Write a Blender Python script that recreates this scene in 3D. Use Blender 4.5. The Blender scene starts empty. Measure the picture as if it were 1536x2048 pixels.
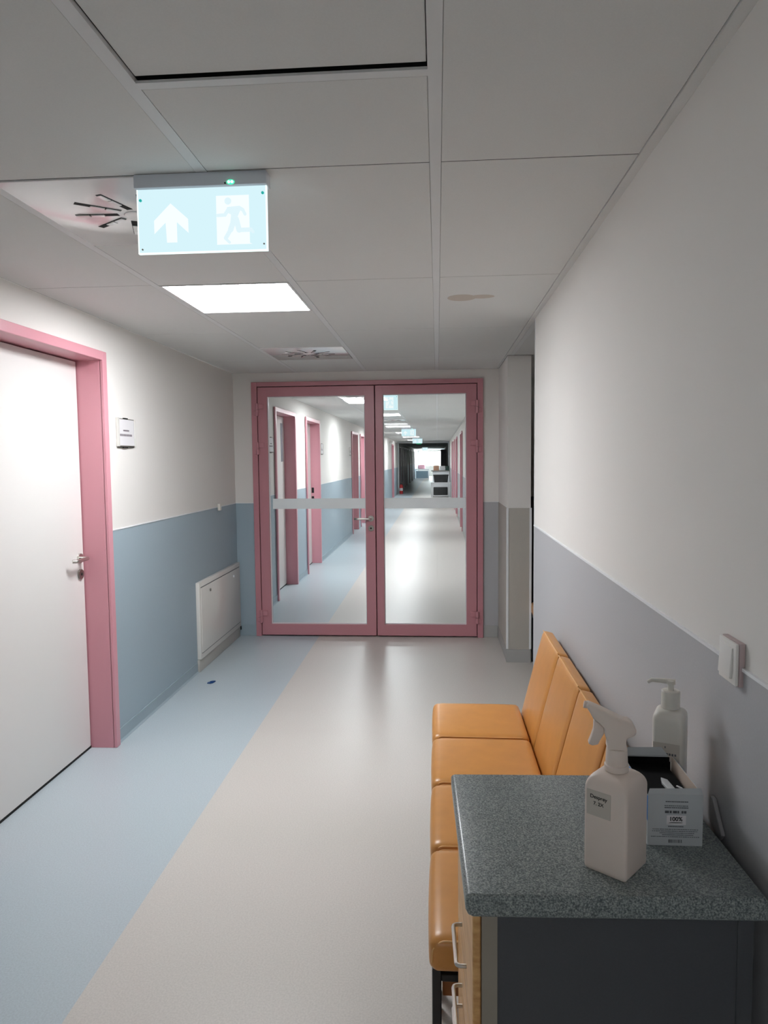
import bpy, bmesh, math, random
from mathutils import Vector, Matrix
random.seed(7)
PI = math.pi
SC = bpy.context.scene
COL = SC.collection

# ------------------------------------------------------------------ camera
FPX = 1454.0
YAW, PITCH, ROLL, CH = -0.0738, 0.0727, 0.0100, 1.57
cam_d = bpy.data.cameras.new('camera')
cam = bpy.data.objects.new('camera', cam_d)
COL.objects.link(cam)
cam_d.sensor_fit = 'VERTICAL'
cam_d.sensor_height = 36.0
cam_d.lens = 36.0 * FPX / 2048.0
cam_d.clip_start = 0.05
cam_d.clip_end = 300
_cy, _sy, _cp, _sp = math.cos(YAW), math.sin(YAW), math.cos(PITCH), math.sin(PITCH)
_f = Vector((_sy * _cp, _cy * _cp, -_sp))
_r = Vector((_cy, -_sy, 0))
_d = _f.cross(_r)
_r2 = math.cos(ROLL) * _r + math.sin(ROLL) * _d
_d2 = -math.sin(ROLL) * _r + math.cos(ROLL) * _d
cam.matrix_world = Matrix(((_r2.x, -_d2.x, -_f.x, 0), (_r2.y, -_d2.y, -_f.y, 0), (_r2.z, -_d2.z, -_f.z, CH), (0, 0, 0, 1)))
SC.camera = cam

# ------------------------------------------------------------------ light and exposure
LAMP = 43.0            # radiance of the ceiling panels
SIGN = 1.0             # brightness of the lit exit signs
DAY = 12.0              # daylight outside the far window
SC.view_settings.view_transform = 'Standard'
SC.view_settings.look = 'None'
SC.view_settings.exposure = 0.0
SC.view_settings.gamma = 1.0
SC.view_settings.use_curve_mapping = False
w = bpy.data.worlds.new('daylight')
SC.world = w
w.use_nodes = True
w.node_tree.nodes['Background'].inputs['Color'].default_value = (0.93, 0.97, 1.0, 1)
w.node_tree.nodes['Background'].inputs['Strength'].default_value = DAY
SC.cycles.use_denoising = True
SC.cycles.max_bounces = 10
SC.cycles.diffuse_bounces = 6
SC.cycles.transparent_max_bounces = 12

# ------------------------------------------------------------------ measures (metres)
XL, XR, ZC, ZD = -1.79, 0.5395, 2.3324, 1.19
YD = 6.34              # plane of the double door
YW = 66.0              # far window wall
YB = -6.6              # wall behind the camera
XSTRIPE = -1.058

# ------------------------------------------------------------------ materials
def s2l(c):
    return tuple(((v / 255 / 12.92) if v / 255 <= 0.04045 else ((v / 255 + 0.055) / 1.055) ** 2.4) for v in c)

def mat(name, rgb, rough=0.6, metal=0.0, noise=0.0, nscale=40.0, bump=0.0, bscale=200.0, spec=0.5, coat=0.0, emit=None, estr=0.0, sub=0.0):
    m = bpy.data.materials.new(name)
    m.use_nodes = True
    nt = m.node_tree
    b = nt.nodes['Principled BSDF']
    c = s2l(rgb)
    b.inputs['Base Color'].default_value = (*c, 1)
    b.inputs['Roughness'].default_value = rough
    b.inputs['Metallic'].default_value = metal
    b.inputs['Specular IOR Level'].default_value = spec
    b.inputs['Coat Weight'].default_value = coat
    if sub:
        b.inputs['Subsurface Weight'].default_value = sub
        b.inputs['Subsurface Radius'].default_value = (0.02, 0.016, 0.012)
    if emit:
        b.inputs['Emission Color'].default_value = (*s2l(emit), 1)
        b.inputs['Emission Strength'].default_value = estr
    tc = nt.nodes.new('ShaderNodeTexCoord')
    if noise:
        n = nt.nodes.new('ShaderNodeTexNoise')
        n.inputs['Scale'].default_value = nscale
        n.inputs['Detail'].default_value = 4
        nt.links.new(tc.outputs['Object'], n.inputs['Vector'])
        r = nt.nodes.new('ShaderNodeValToRGB')
        r.color_ramp.elements[0].position = 0.3
        r.color_ramp.elements[1].position = 0.7
        r.color_ramp.elements[0].color = (*[v * (1 - noise) for v in c], 1)
        r.color_ramp.elements[1].color = (*[min(1, v * (1 + noise)) for v in c], 1)
        nt.links.new(n.outputs['Fac'], r.inputs['Fac'])
        nt.links.new(r.outputs['Color'], b.inputs['Base Color'])
    if bump:
        n2 = nt.nodes.new('ShaderNodeTexNoise')
        n2.inputs['Scale'].default_value = bscale
        n2.inputs['Detail'].default_value = 3
        nt.links.new(tc.outputs['Object'], n2.inputs['Vector'])
        bp = nt.nodes.new('ShaderNodeBump')
        bp.inputs['Strength'].default_value = bump
        bp.inputs['Distance'].default_value = 0.002
        nt.links.new(n2.outputs['Fac'], bp.inputs['Height'])
        nt.links.new(bp.outputs['Normal'], b.inputs['Normal'])
    return m

def emission(name, rgb, strength):
    m = bpy.data.materials.new(name)
    m.use_nodes = True
    nt = m.node_tree
    nt.nodes.clear()
    e = nt.nodes.new('ShaderNodeEmission')
    e.inputs['Color'].default_value = (*s2l(rgb), 1)
    e.inputs['Strength'].default_value = strength
    o = nt.nodes.new('ShaderNodeOutputMaterial')
    nt.links.new(e.outputs[0], o.inputs[0])
    return m

def glass(name, tint=(0.96, 0.98, 0.98), milk=0.0):
    m = bpy.data.materials.new(name)
    m.use_nodes = True
    nt = m.node_tree
    nt.nodes.clear()
    t = nt.nodes.new('ShaderNodeBsdfTransparent')
    t.inputs['Color'].default_value = (*tint, 1)
    g = nt.nodes.new('ShaderNodeBsdfGlossy')
    g.inputs['Roughness'].default_value = 0.02
    fr = nt.nodes.new('ShaderNodeFresnel')
    fr.inputs['IOR'].default_value = 1.3
    mx = nt.nodes.new('ShaderNodeMixShader')
    nt.links.new(fr.outputs[0], mx.inputs[0])
    nt.links.new(t.outputs[0], mx.inputs[1])
    nt.links.new(g.outputs[0], mx.inputs[2])
    o = nt.nodes.new('ShaderNodeOutputMaterial')
    nt.links.new(mx.outputs[0], o.inputs[0])
    return m

def frosted(name):
    m = bpy.data.materials.new(name)
    m.use_nodes = True
    nt = m.node_tree
    nt.nodes.clear()
    d = nt.nodes.new('ShaderNodeBsdfDiffuse')
    d.inputs['Color'].default_value = (0.93, 0.94, 0.95, 1)
    t = nt.nodes.new('ShaderNodeBsdfTranslucent')
    t.inputs['Color'].default_value = (0.98, 0.99, 0.99, 1)
    mx = nt.nodes.new('ShaderNodeMixShader')
    mx.inputs[0].default_value = 0.72
    nt.links.new(d.outputs[0], mx.inputs[1])
    nt.links.new(t.outputs[0], mx.inputs[2])
    o = nt.nodes.new('ShaderNodeOutputMaterial')
    nt.links.new(mx.outputs[0], o.inputs[0])
    return m

def floor_mat():
    m = bpy.data.materials.new('floor_vinyl')
    m.use_nodes = True
    nt = m.node_tree
    b = nt.nodes['Principled BSDF']
    b.inputs['Roughness'].default_value = 0.34
    b.inputs['Specular IOR Level'].default_value = 0.45
    tc = nt.nodes.new('ShaderNodeTexCoord')
    sx = nt.nodes.new('ShaderNodeSeparateXYZ')
    nt.links.new(tc.outputs['Object'], sx.inputs[0])
    lt = nt.nodes.new('ShaderNodeMath')
    lt.operation = 'LESS_THAN'
    lt.inputs[1].default_value = XSTRIPE
    nt.links.new(sx.outputs['X'], lt.inputs[0])
    mx = nt.nodes.new('ShaderNodeMix')
    mx.data_type = 'RGBA'
    mx.inputs[6].default_value = (*s2l((208, 203, 197)), 1)
    mx.inputs[7].default_value = (*s2l((186, 198, 204)), 1)
    nt.links.new(lt.outputs[0], mx.inputs[0])
    n = nt.nodes.new('ShaderNodeTexNoise')
    n.inputs['Scale'].default_value = 170
    n.inputs['Detail'].default_value = 5
    nt.links.new(tc.outputs['Object'], n.inputs['Vector'])
    r = nt.nodes.new('ShaderNodeValToRGB')
    r.color_ramp.elements[0].position = 0.35
    r.color_ramp.elements[1].position = 0.65
    r.color_ramp.elements[0].color = (0.88, 0.88, 0.88, 1)
    r.color_ramp.elements[1].color = (1.0, 1.0, 1.0, 1)
    nt.links.new(n.outputs['Fac'], r.inputs['Fac'])
    mu = nt.nodes.new('ShaderNodeMix')
    mu.data_type = 'RGBA'
    mu.blend_type = 'MULTIPLY'
    mu.inputs[0].default_value = 1.0
    nt.links.new(mx.outputs[2], mu.inputs[6])
    nt.links.new(r.outputs['Color'], mu.inputs[7])
    nt.links.new(mu.outputs[2], b.inputs['Base Color'])
    n3 = nt.nodes.new('ShaderNodeTexNoise')
    n3.inputs['Scale'].default_value = 6
    nt.links.new(tc.outputs['Object'], n3.inputs['Vector'])
    bp = nt.nodes.new('ShaderNodeBump')
    bp.inputs['Strength'].default_value = 0.06
    bp.inputs['Distance'].default_value = 0.004
    nt.links.new(n3.outputs['Fac'], bp.inputs['Height'])
    nt.links.new(bp.outputs['Normal'], b.inputs['Normal'])
    return m

def granite_mat():
    m = bpy.data.materials.new('speckled_laminate')
    m.use_nodes = True
    nt = m.node_tree
    b = nt.nodes['Principled BSDF']
    b.inputs['Roughness'].default_value = 0.32
    tc = nt.nodes.new('ShaderNodeTexCoord')
    n = nt.nodes.new('ShaderNodeTexNoise')
    n.inputs['Scale'].default_value = 380
    n.inputs['Detail'].default_value = 3
    nt.links.new(tc.outputs['Object'], n.inputs['Vector'])
    r = nt.nodes.new('ShaderNodeValToRGB')
    r.color_ramp.elements[0].position = 0.33
    r.color_ramp.elements[1].position = 0.68
    r.color_ramp.elements[0].color = (*s2l((74, 82, 84)), 1)
    r.color_ramp.elements[1].color = (*s2l((168, 174, 170)), 1)
    e = r.color_ramp.elements.new(0.5)
    e.color = (*s2l((122, 130, 130)), 1)
    nt.links.new(n.outputs['Fac'], r.inputs['Fac'])
    nt.links.new(r.outputs['Color'], b.inputs['Base Color'])
    return m

def wood_mat():
    m = bpy.data.materials.new('beech_veneer')
    m.use_nodes = True
    nt = m.node_tree
    b = nt.nodes['Principled BSDF']
    b.inputs['Roughness'].default_value = 0.45
    tc = nt.nodes.new('ShaderNodeTexCoord')
    mp = nt.nodes.new('ShaderNodeMapping')
    mp.inputs['Scale'].default_value = (30, 6, 60)
    nt.links.new(tc.outputs['Object'], mp.inputs['Vector'])
    n = nt.nodes.new('ShaderNodeTexNoise')
    n.inputs['Scale'].default_value = 1.4
    n.inputs['Detail'].default_value = 5
    nt.links.new(mp.outputs['Vector'], n.inputs['Vector'])
    r = nt.nodes.new('ShaderNodeValToRGB')
    r.color_ramp.elements[0].position = 0.3
    r.color_ramp.elements[1].position = 0.7
    r.color_ramp.elements[0].color = (*s2l((190, 138, 80)), 1)
    r.color_ramp.elements[1].color = (*s2l((224, 178, 118)), 1)
    nt.links.new(n.outputs['Fac'], r.inputs['Fac'])
    nt.links.new(r.outputs['Color'], b.inputs['Base Color'])
    return m

M = {}
M['wall'] = mat('wall_paint', (228, 225, 221), 0.8, bump=0.08, bscale=500, spec=0.3)
M['wall_dim'] = mat('alcove_wall_dimmed', (176, 174, 168), 0.8, spec=0.3)  # wall colour darkened to carry the dimness of the alcove
M['tile'] = mat('ceiling_board', (216, 216, 214), 0.85, noise=0.02, nscale=300, spec=0.2)
M['band'] = mat('ceiling_band_metal', (216, 217, 217), 0.5, spec=0.5)
M['void_shade'] = mat('ceiling_void_shade', (14, 14, 14), 0.9)
M['stain'] = mat('ceiling_stain', (196, 186, 176), 0.85, spec=0.2)
M['dado_blue'] = mat('dado_vinyl_blue', (160, 177, 187), 0.5, noise=0.03, nscale=220, spec=0.4)
M['dado_grey'] = mat('dado_vinyl_grey', (180, 181, 184), 0.5, noise=0.03, nscale=220, spec=0.4)
M['dado_warm'] = mat('dado_vinyl_warm_grey', (182, 178, 170), 0.5, noise=0.03, nscale=220, spec=0.4)
M['skirt_blue'] = mat('skirting_vinyl_blue', (154, 171, 180), 0.45)
M['skirt_grey'] = mat('skirting_vinyl_grey', (172, 172, 170), 0.45)
M['cap'] = mat('dado_cap_strip', (232, 234, 236), 0.4)
M['pink'] = mat('pink_gloss_paint', (212, 150, 161), 0.28, spec=0.5)
M['pink_dark'] = mat('pink_paint_shaded', (194, 134, 143), 0.3, spec=0.5)  # pink darkened, the backlit look of the double door put into the colour
M['seam'] = mat('gap_shade_red', (60, 22, 30), 0.7)
M['black'] = mat('black_gap', (12, 12, 12), 0.8)
M['leaf'] = mat('white_door_laminate', (224, 222, 219), 0.3, spec=0.5)
M['brown_door'] = mat('dark_brown_door', (128, 116, 120), 0.3)
M['steel'] = mat('brushed_steel', (200, 196, 190), 0.28, metal=1.0)
M['dull_steel'] = mat('dull_steel', (150, 146, 140), 0.4, metal=1.0)
M['floor'] = floor_mat()
M['glass'] = glass('door_glass')
M['slit'] = mat('vision_glass', (150, 156, 164), 0.1)
M['frost'] = frosted('frosted_film')
M['lampframe'] = mat('lamp_frame_white', (230, 230, 230), 0.4)
M['lamp'] = emission('lamp_diffuser', (250, 252, 255), LAMP)
M['sign_bg'] = emission('exit_panel_glow', (216, 245, 252), SIGN)
M['sign_white'] = emission('exit_symbol_glow', (246, 254, 255), SIGN * 1.02)
M['sign_edge'] = emission('exit_edge_glow', (236, 255, 255), SIGN * 1.35)
M['sign_fig'] = emission('exit_figure_glow', (226, 247, 253), SIGN)
M['sign_house'] = mat('exit_housing', (214, 219, 227), 0.45)
M['led'] = emission('green_led', (60, 225, 160), 2.0)
M['led_core'] = emission('led_core', (230, 255, 245), 3.0)
M['teal'] = mat('glowing_screw', (40, 170, 165), 0.4, emit=(40, 190, 180), estr=0.6)  # glow put into the screws, which are no lamps
M['diffuser'] = mat('white_enamel_plate', (232, 230, 230), 0.12, spec=0.6, coat=0.4)
M['vinyl'] = mat('tan_vinyl', (200, 140, 72), 0.34, noise=0.05, nscale=14, bump=0.05, bscale=700, spec=0.5)
M['vinyl_edge'] = mat('tan_vinyl_piping', (226, 178, 116), 0.35)
M['vinyl_under'] = mat('brown_board', (150, 88, 38), 0.5, noise=0.08, nscale=30)
M['black_metal'] = mat('black_enamel', (22, 24, 28), 0.35)
M['granite'] = granite_mat()
M['wood'] = wood_mat()
M['cab_side'] = mat('anthracite_laminate', (74, 76, 80), 0.45, noise=0.04, nscale=300)
M['cab_edge'] = mat('beige_edge_band', (150, 142, 130), 0.5)
M['plastic'] = mat('white_plastic', (228, 214, 204), 0.42, sub=0.15)
M['plastic2'] = mat('milky_plastic', (222, 218, 210), 0.4, sub=0.15)
M['label'] = mat('paper_label', (198, 190, 180), 0.6)
M['ink'] = mat('black_ink', (26, 24, 24), 0.7)
M['ink_grey'] = mat('grey_ink', (120, 112, 118), 0.7)
M['ink_soft'] = mat('soft_ink', (86, 88, 92), 0.7)
M['carton'] = mat('white_carton', (182, 187, 190), 0.55)
M['carton_in'] = mat('carton_inside', (206, 190, 176), 0.7)
M['carton_blue'] = mat('carton_blue_print', (52, 128, 196), 0.5)
M['box_dark'] = mat('black_foil', (8, 8, 9), 0.7, spec=0.15)
M['clear_film'] = mat('crumpled_film', (205, 208, 210), 0.15)
M['paper'] = mat('white_paper', (220, 218, 220), 0.7)
M['switch'] = mat('switch_plastic', (232, 230, 226), 0.3)
M['switch_side'] = mat('switch_box_side', (190, 172, 172), 0.4)
M['panel'] = mat('cream_enamel_panel', (226, 222, 216), 0.22, spec=0.5)
M['plinth'] = mat('grey_beige_plinth', (186, 184, 178), 0.5)
M['blue_scrap'] = mat('blue_foil_scrap', (24, 70, 128), 0.3)
M['holder'] = mat('clear_holder', (214, 212, 206), 0.2)
M['red'] = mat('extinguisher_red', (190, 36, 40), 0.3)
M['white_f'] = mat('white_furniture', (226, 228, 230), 0.4)
M['blackbin'] = mat('black_bin_plastic', (30, 32, 34), 0.4)
M['cardboard'] = mat('brown_cardboard', (206, 160, 132), 0.7)
M['screen'] = mat('dark_green_case', (22, 58, 50), 0.4)
M['pinkcloth'] = mat('pink_cloth', (224, 170, 184), 0.8)
M['greybox'] = mat('grey_furniture', (150, 170, 184), 0.5)
M['curtain'] = mat('grey_curtain', (170, 172, 186), 0.9)
M['brass'] = mat('pale_metal', (220, 222, 222), 0.3, metal=0.6)

# ------------------------------------------------------------------ mesh helpers
class MB:
    def __init__(self):
        self.bm = bmesh.new()

    def box(self, x0, x1, y0, y1, z0, z1, bev=0.0, seg=2, mtx=None):
        b = bmesh.new()
        bmesh.ops.create_cube(b, size=1.0)
        for v in b.verts:
            v.co = Vector(((x0 + x1) / 2 + v.co.x * (x1 - x0), (y0 + y1) / 2 + v.co.y * (y1 - y0), (z0 + z1) / 2 + v.co.z * (z1 - z0)))
        if bev:
            bmesh.ops.bevel(b, geom=b.edges[:], offset=bev, segments=seg, affect='EDGES', profile=0.5)
        self._merge(b, mtx)
        return self

    def _merge(self, b, mtx=None):
        if mtx is not None:
            bmesh.ops.transform(b, matrix=mtx, verts=b.verts[:])
        me = bpy.data.meshes.new('tmp')
        b.to_mesh(me)
        b.free()
        self.bm.from_mesh(me)
        bpy.data.meshes.remove(me)

    def pad(self, dx, dy, dz, r, crown=0.0, n=14, mtx=None, belly=0.0):
        """puffy upholstered pad centred on the origin, crowned on +z"""
        b = bmesh.new()
        bmesh.ops.create_cube(b, size=1.0)
        bmesh.ops.subdivide_edges(b, edges=b.edges[:], cuts=n, use_grid_fill=True)
        h = Vector((dx / 2, dy / 2, dz / 2))
        for v in b.verts:
            # concentrate the grid near the rims so the rounding is clean
            q = Vector([math.copysign(abs(c * 2) ** 0.6, c) for c in v.co])
            p = Vector((q.x * h.x, q.y * h.y, q.z * h.z))
            inn = Vector([max(-(h[i] - r), min(h[i] - r, p[i])) for i in range(3)])
            d = p - inn
            if d.length > 1e-9:
                p = inn + d.normalized() * r if d.length > r * 0.999 or True else p
            u, w_ = p.x / h.x, p.y / h.y
            if crown and p.z > 0:
                p.z += crown * max(0, 1 - u * u) ** 0.5 * max(0, 1 - w_ * w_) ** 0.5 * (p.z / h.z)
            if belly and p.x < 0:
                p.x -= belly * max(0, 1 - w_ * w_) ** 0.5 * (-u)
            v.co = p
        self._merge(b, mtx)
        return self

    def prism(self, pts, axis, a, b_, bev=0.0, mtx=None):
        """polygon pts in the plane across 'axis', extruded from a to b_"""
        b = bmesh.new()
        def P(p, t):
            return {'x': Vector((t, p[0], p[1])), 'y': Vector((p[0], t, p[1])), 'z': Vector((p[0], p[1], t))}[axis]
        v0 = [b.verts.new(P(p, a)) for p in pts]
        v1 = [b.verts.new(P(p, b_)) for p in pts]
        b.faces.new(v0)
        b.faces.new(v1[::-1])
        for i in range(len(pts)):
            j = (i + 1) % len(pts)
            b.faces.new((v0[i], v0[j], v1[j], v1[i]))
        bmesh.ops.recalc_face_normals(b, faces=b.faces[:])
        if bev:
            bmesh.ops.bevel(b, geom=b.edges[:], offset=bev, segments=3, affect='EDGES', profile=0.5)
        self._merge(b, mtx)
        return self

    def lathe(self, prof, cx=0, cy=0, n=28, mtx=None):
        b = bmesh.new()
        rings = []
        for r, z in prof:
            rings.append([b.verts.new((cx + r * math.cos(2 * PI * k / n), cy + r * math.sin(2 * PI * k / n), z)) for k in range(n)])
        for i in range(len(rings) - 1):
            for k in range(n):
                b.faces.new((rings[i][k], rings[i][(k + 1) % n], rings[i + 1][(k + 1) % n], rings[i + 1][k]))
        b.faces.new(rings[0][::-1])
        b.faces.new(rings[-1])
        bmesh.ops.recalc_face_normals(b, faces=b.faces[:])
        self._merge(b, mtx)
        return self

    def loft(self, sections):
        """closed rings of equal length joined and capped"""
        b = bmesh.new()
        rings = [[b.verts.new(p) for p in s] for s in sections]
        n = len(rings[0])
        for i in range(len(rings) - 1):
            for k in range(n):
                b.faces.new((rings[i][k], rings[i][(k + 1) % n], rings[i + 1][(k + 1) % n], rings[i + 1][k]))
        b.faces.new(rings[0][::-1])
        b.faces.new(rings[-1])
        bmesh.ops.recalc_face_normals(b, faces=b.faces[:])
        self._merge(b)
        return self

    def tube(self, pts, r, n=10, fillet=0.0):
        pts = [Vector(p) for p in pts]
        if fillet:
            out = [pts[0]]
            for i in range(1, len(pts) - 1):
                a, c, e = pts[i - 1], pts[i], pts[i + 1]
                f0 = min(fillet, (a - c).length / 2.01, (e - c).length / 2.01)
                p0, p1 = c + (a - c).normalized() * f0, c + (e - c).normalized() * f0
                for k in range(7):
                    t = k / 6
                    out.append(p0 * (1 - t) ** 2 + c * 2 * t * (1 - t) + p1 * t * t)
            out.append(pts[-1])
            pts = out
        b = bmesh.new()
        rings = []
        up = None
        for i, p in enumerate(pts):
            t = ((pts[min(i + 1, len(pts) - 1)] - p).normalized() + (p - pts[max(i - 1, 0)]).normalized()).normalized()
            if up is None:
                up = Vector((0, 0, 1)) if abs(t.z) < 0.9 else Vector((1, 0, 0))
            s = t.cross(up).normalized()
            up = s.cross(t).normalized()
            rr = r[i] if isinstance(r, (list, tuple)) else r
            rings.append([b.verts.new(p + s * rr * math.cos(2 * PI * k / n) + up * rr * math.sin(2 * PI * k / n)) for k in range(n)])
        for i in range(len(rings) - 1):
            for k in range(n):
                b.faces.new((rings[i][k], rings[i][(k + 1) % n], rings[i + 1][(k + 1) % n], rings[i + 1][k]))
        b.faces.new(rings[0][::-1])
        b.faces.new(rings[-1])
        bmesh.ops.recalc_face_normals(b, faces=b.faces[:])
        self._merge(b)
        return self

    def disc(self, c, r, axis, t, n=24, ry=None):
        """flat thin disc"""
        pts = [(c[0] + r * math.cos(2 * PI * k / n), c[1] + (ry or r) * math.sin(2 * PI * k / n)) for k in range(n)]
        return self.prism(pts, axis, t[0], t[1])

    def build(self, name, m, parent=None, smooth=35):
        me = bpy.data.meshes.new(name)
        self.bm.to_mesh(me)
        self.bm.free()
        if smooth:
            for p in me.polygons:
                p.use_smooth = True
            me.set_sharp_from_angle(angle=math.radians(smooth))
        me.materials.append(m)
        o = bpy.data.objects.new(name, me)
        COL.objects.link(o)
        if parent is not None:
            o.parent = parent
        return o

def tag(o, label, cat, group=None):
    o['label'] = label
    o['category'] = cat
    if group:
        o['group'] = group
    return o

def thing(name, label, cat, loc=(0, 0, 0), rz=0.0, group=None):
    o = bpy.data.objects.new(name, None)
    o.empty_display_size = 0.1
    COL.objects.link(o)
    o.location = loc
    o.rotation_euler = (0, 0, rz)
    return tag(o, label, cat, group)

def struct(o, label, cat):
    o['kind'] = 'structure'
    return tag(o, label, cat)

def part_label(o, text):
    o['label'] = text
    return o

def dup(root, loc, rz=None, label=None):
    r = root.copy()
    COL.objects.link(r)
    r.location = loc
    if rz is not None:
        r.rotation_euler = (0, 0, rz)
    if label:
        r['label'] = label
    for ch in list(root.children):
        c = ch.copy()
        COL.objects.link(c)
        c.parent = r
        for g in list(ch.children):
            d = g.copy()
            COL.objects.link(d)
            d.parent = c
    return r

def text_mesh(body, size, m, parent, mtx, name='lettering', align='CENTER', bold=0.0):
    cu = bpy.data.curves.new('txt', 'FONT')
    cu.body = body
    cu.size = size
    cu.align_x = align
    cu.align_y = 'CENTER'
    cu.extrude = 0.0002
    cu.offset = bold
    o = bpy.data.objects.new('txt', cu)
    COL.objects.link(o)
    dg = bpy.context.evaluated_depsgraph_get()
    me = bpy.data.meshes.new_from_object(o.evaluated_get(dg))
    bpy.data.objects.remove(o)
    me.transform(mtx)
    me.name = name
    me.materials.clear()
    me.materials.append(m)
    r = bpy.data.objects.new(name, me)
    COL.objects.link(r)
    r.parent = parent
    return r

# ================================================================== SETTING
# door openings: (y0, y1) outer edges of frames
LEFT_DOORS = [(2.60, 3.822), (7.90, 9.05), (9.79, 10.94), (15.12, 16.25), (16.78, 17.90), (22.6, 23.75), (28.55, 29.7)]
RIGHT_DOORS = [(15.6, 16.72), (19.6, 20.72), (22.3, 23.42), (25.2, 26.32)]
DARK_DOORS = [(34.2, 35.5), (36.6, 37.9), (39.2, 40.5), (41.6, 42.9), (46.0, 47.3), (50.5, 51.8), (55.0, 56.3)]
FT = 0.028            # frame member tucked into the wall opening
DOOR_H = 2.154

# floor ------------------------------------------------------------
fl = MB().box(XL - 0.35, 3.0, YB - 0.2, YW + 0.2, -0.1, 0.0).build('floor', M['floor'], smooth=0)
struct(fl, 'vinyl corridor floor, blue along the left wall and warm light grey to the right', 'floor')

# walls ------------------------------------------------------------
def wall_segments(openings, y0, y1):
    segs, y = [], y0
    for a, b in sorted(openings):
        segs.append((y, a + FT, None))
        segs.append((a + FT, b - FT, DOOR_H - FT))
        y = b - FT
    segs.append((y, y1, None))
    return segs

WT = 0.20
mb = MB()
left_open = LEFT_DOORS + DARK_DOORS
for a, b, lint in wall_segments(left_open, YB, YW):
    mb.box(XL - WT, XL, a, b, lint or 0.0, ZC)
wl = mb.build('wall_left', M['wall'], smooth=0)
struct(wl, 'white left corridor wall above a blue vinyl dado', 'wall')
mb = MB(); cb = MB()
for a, b, lint in wall_segments(left_open, YB, YW):
    if lint is None:
        a2, b2 = (a - FT if a > YB + .01 else a), (b + FT if b < YW - .01 else b)
        a2, b2 = (a2 + FT + .0005 if a > YB + .01 else a), (b2 - FT - .0005 if b < YW - .01 else b)
        mb.box(XL, XL + 0.003, a2, b2, 0.0, ZD)
        cb.box(XL, XL + 0.006, a2, b2, ZD, ZD + 0.006)
part_label(mb.build('dado_panel', M['dado_blue'], wl, smooth=0), 'blue vinyl dado along the left wall')
cb.build('dado_cap', M['cap'], wl, smooth=0)

mb = MB()
mb.box(XR, XR + WT, YB, 4.09, 0, ZC)
SWY0, SWY1 = 56.5, 65.0
for a, b, lint in wall_segments(RIGHT_DOORS, YD + 0.02, YW):
    if b == YW:
        mb.box(XR, XR + WT, a, SWY0, 0, ZC).box(XR, XR + WT, SWY1, YW, 0, ZC)
        mb.box(XR, XR + WT, SWY0, SWY1, 2.26, ZC).box(XR, XR + WT, SWY0, SWY1, 0, 0.5)
    else:
        mb.box(XR, XR + WT, a, b, lint or 0.0, ZC)
wr = mb.build('wall_right', M['wall'], smooth=0)
struct(wr, 'white right corridor wall above a grey vinyl dado', 'wall')
mb = MB(); cb = MB()
mb.box(XR - 0.003, XR, YB, 4.09, 0, ZD)
cb.box(XR - 0.006, XR, YB, 4.09, ZD, ZD + 0.006)
for a, b, lint in wall_segments(RIGHT_DOORS, YD + 0.02, YW):
    if lint is None:
        if b == YW:
            b = SWY0
        mb.box(XR - 0.003, XR, a + .001, b - .001, 0, ZD)
        cb.box(XR - 0.006, XR, a + .001, b - .001, ZD, ZD + 0.006)
part_label(mb.build('dado_panel', M['dado_grey'], wr, smooth=0), 'grey vinyl dado along the right wall')
cb.build('dado_cap', M['cap'], wr, smooth=0)
eb = MB().box(XR - 0.004, XR + 0.012, 4.09, 4.093, 0.0, ZC - 0.002).build('corner_bead', M['cap'], wr, smooth=0)

# cross wall holding the double door
DX0, DX1, DZ1 = -1.622, 0.393, 2.25
mb = MB()
mb.box(XL, DX0 + 0.02, YD, YD + 0.16, 0, ZC)
mb.box(DX1 - 0.02, XR, YD, YD + 0.16, 0, ZC)
mb.box(DX0 + 0.02, DX1 - 0.02, YD, YD + 0.16, DZ1 - 0.02, ZC)
we = mb.build('wall_end', M['wall'], smooth=0)
struct(we, 'white cross wall around the pink glazed double door', 'wall')
o = MB().box(XL + 0.003, DX0, YD - 0.003, YD, 0, ZD).build('dado_panel', M['dado_blue'], we, smooth=0)
part_label(o, 'blue dado left of the double door')
o = MB().box(DX1, XR - 0.004, YD - 0.003, YD, 0, ZD).build('dado_panel', M['dado_grey'], we, smooth=0)
part_label(o, 'grey dado right of the double door')
MB().box(XL + 0.003, DX0, YD - 0.006, YD, ZD, ZD + 0.005).box(DX1, XR - 0.004, YD - 0.006, YD, ZD, ZD + 0.003).build('dado_cap', M['cap'], we, smooth=0)

# pier beside the double door
pr = MB().box(XR - 0.012, 0.703, 5.555, YD - 0.001, 0, ZC).build('wall_pier', M['wall'], smooth=0)
struct(pr, 'narrow wall pier with grey dado right of the double door', 'wall')
part_label(MB().box(XR - 0.015, 0.706, 5.551, YD - 0.004, 0.105, ZD).build('dado_panel', M['dado_warm'], pr, smooth=0), 'grey dado on the pier')
MB().box(XR - 0.019, XR - 0.003, 5.547, 5.563, 0.105, ZD).build('corner_guard', M['cap'], pr, smooth=0)
MB().box(0.694, 0.710, 5.547, 5.563, 0.105, ZD).build('corner_guard', M['cap'], pr, smooth=0)
MB().box(XR - 0.017, 0.707, 5.549, YD - 0.004, 0, 0.10).build('skirting', M['skirt_grey'], pr, smooth=0)

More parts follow.
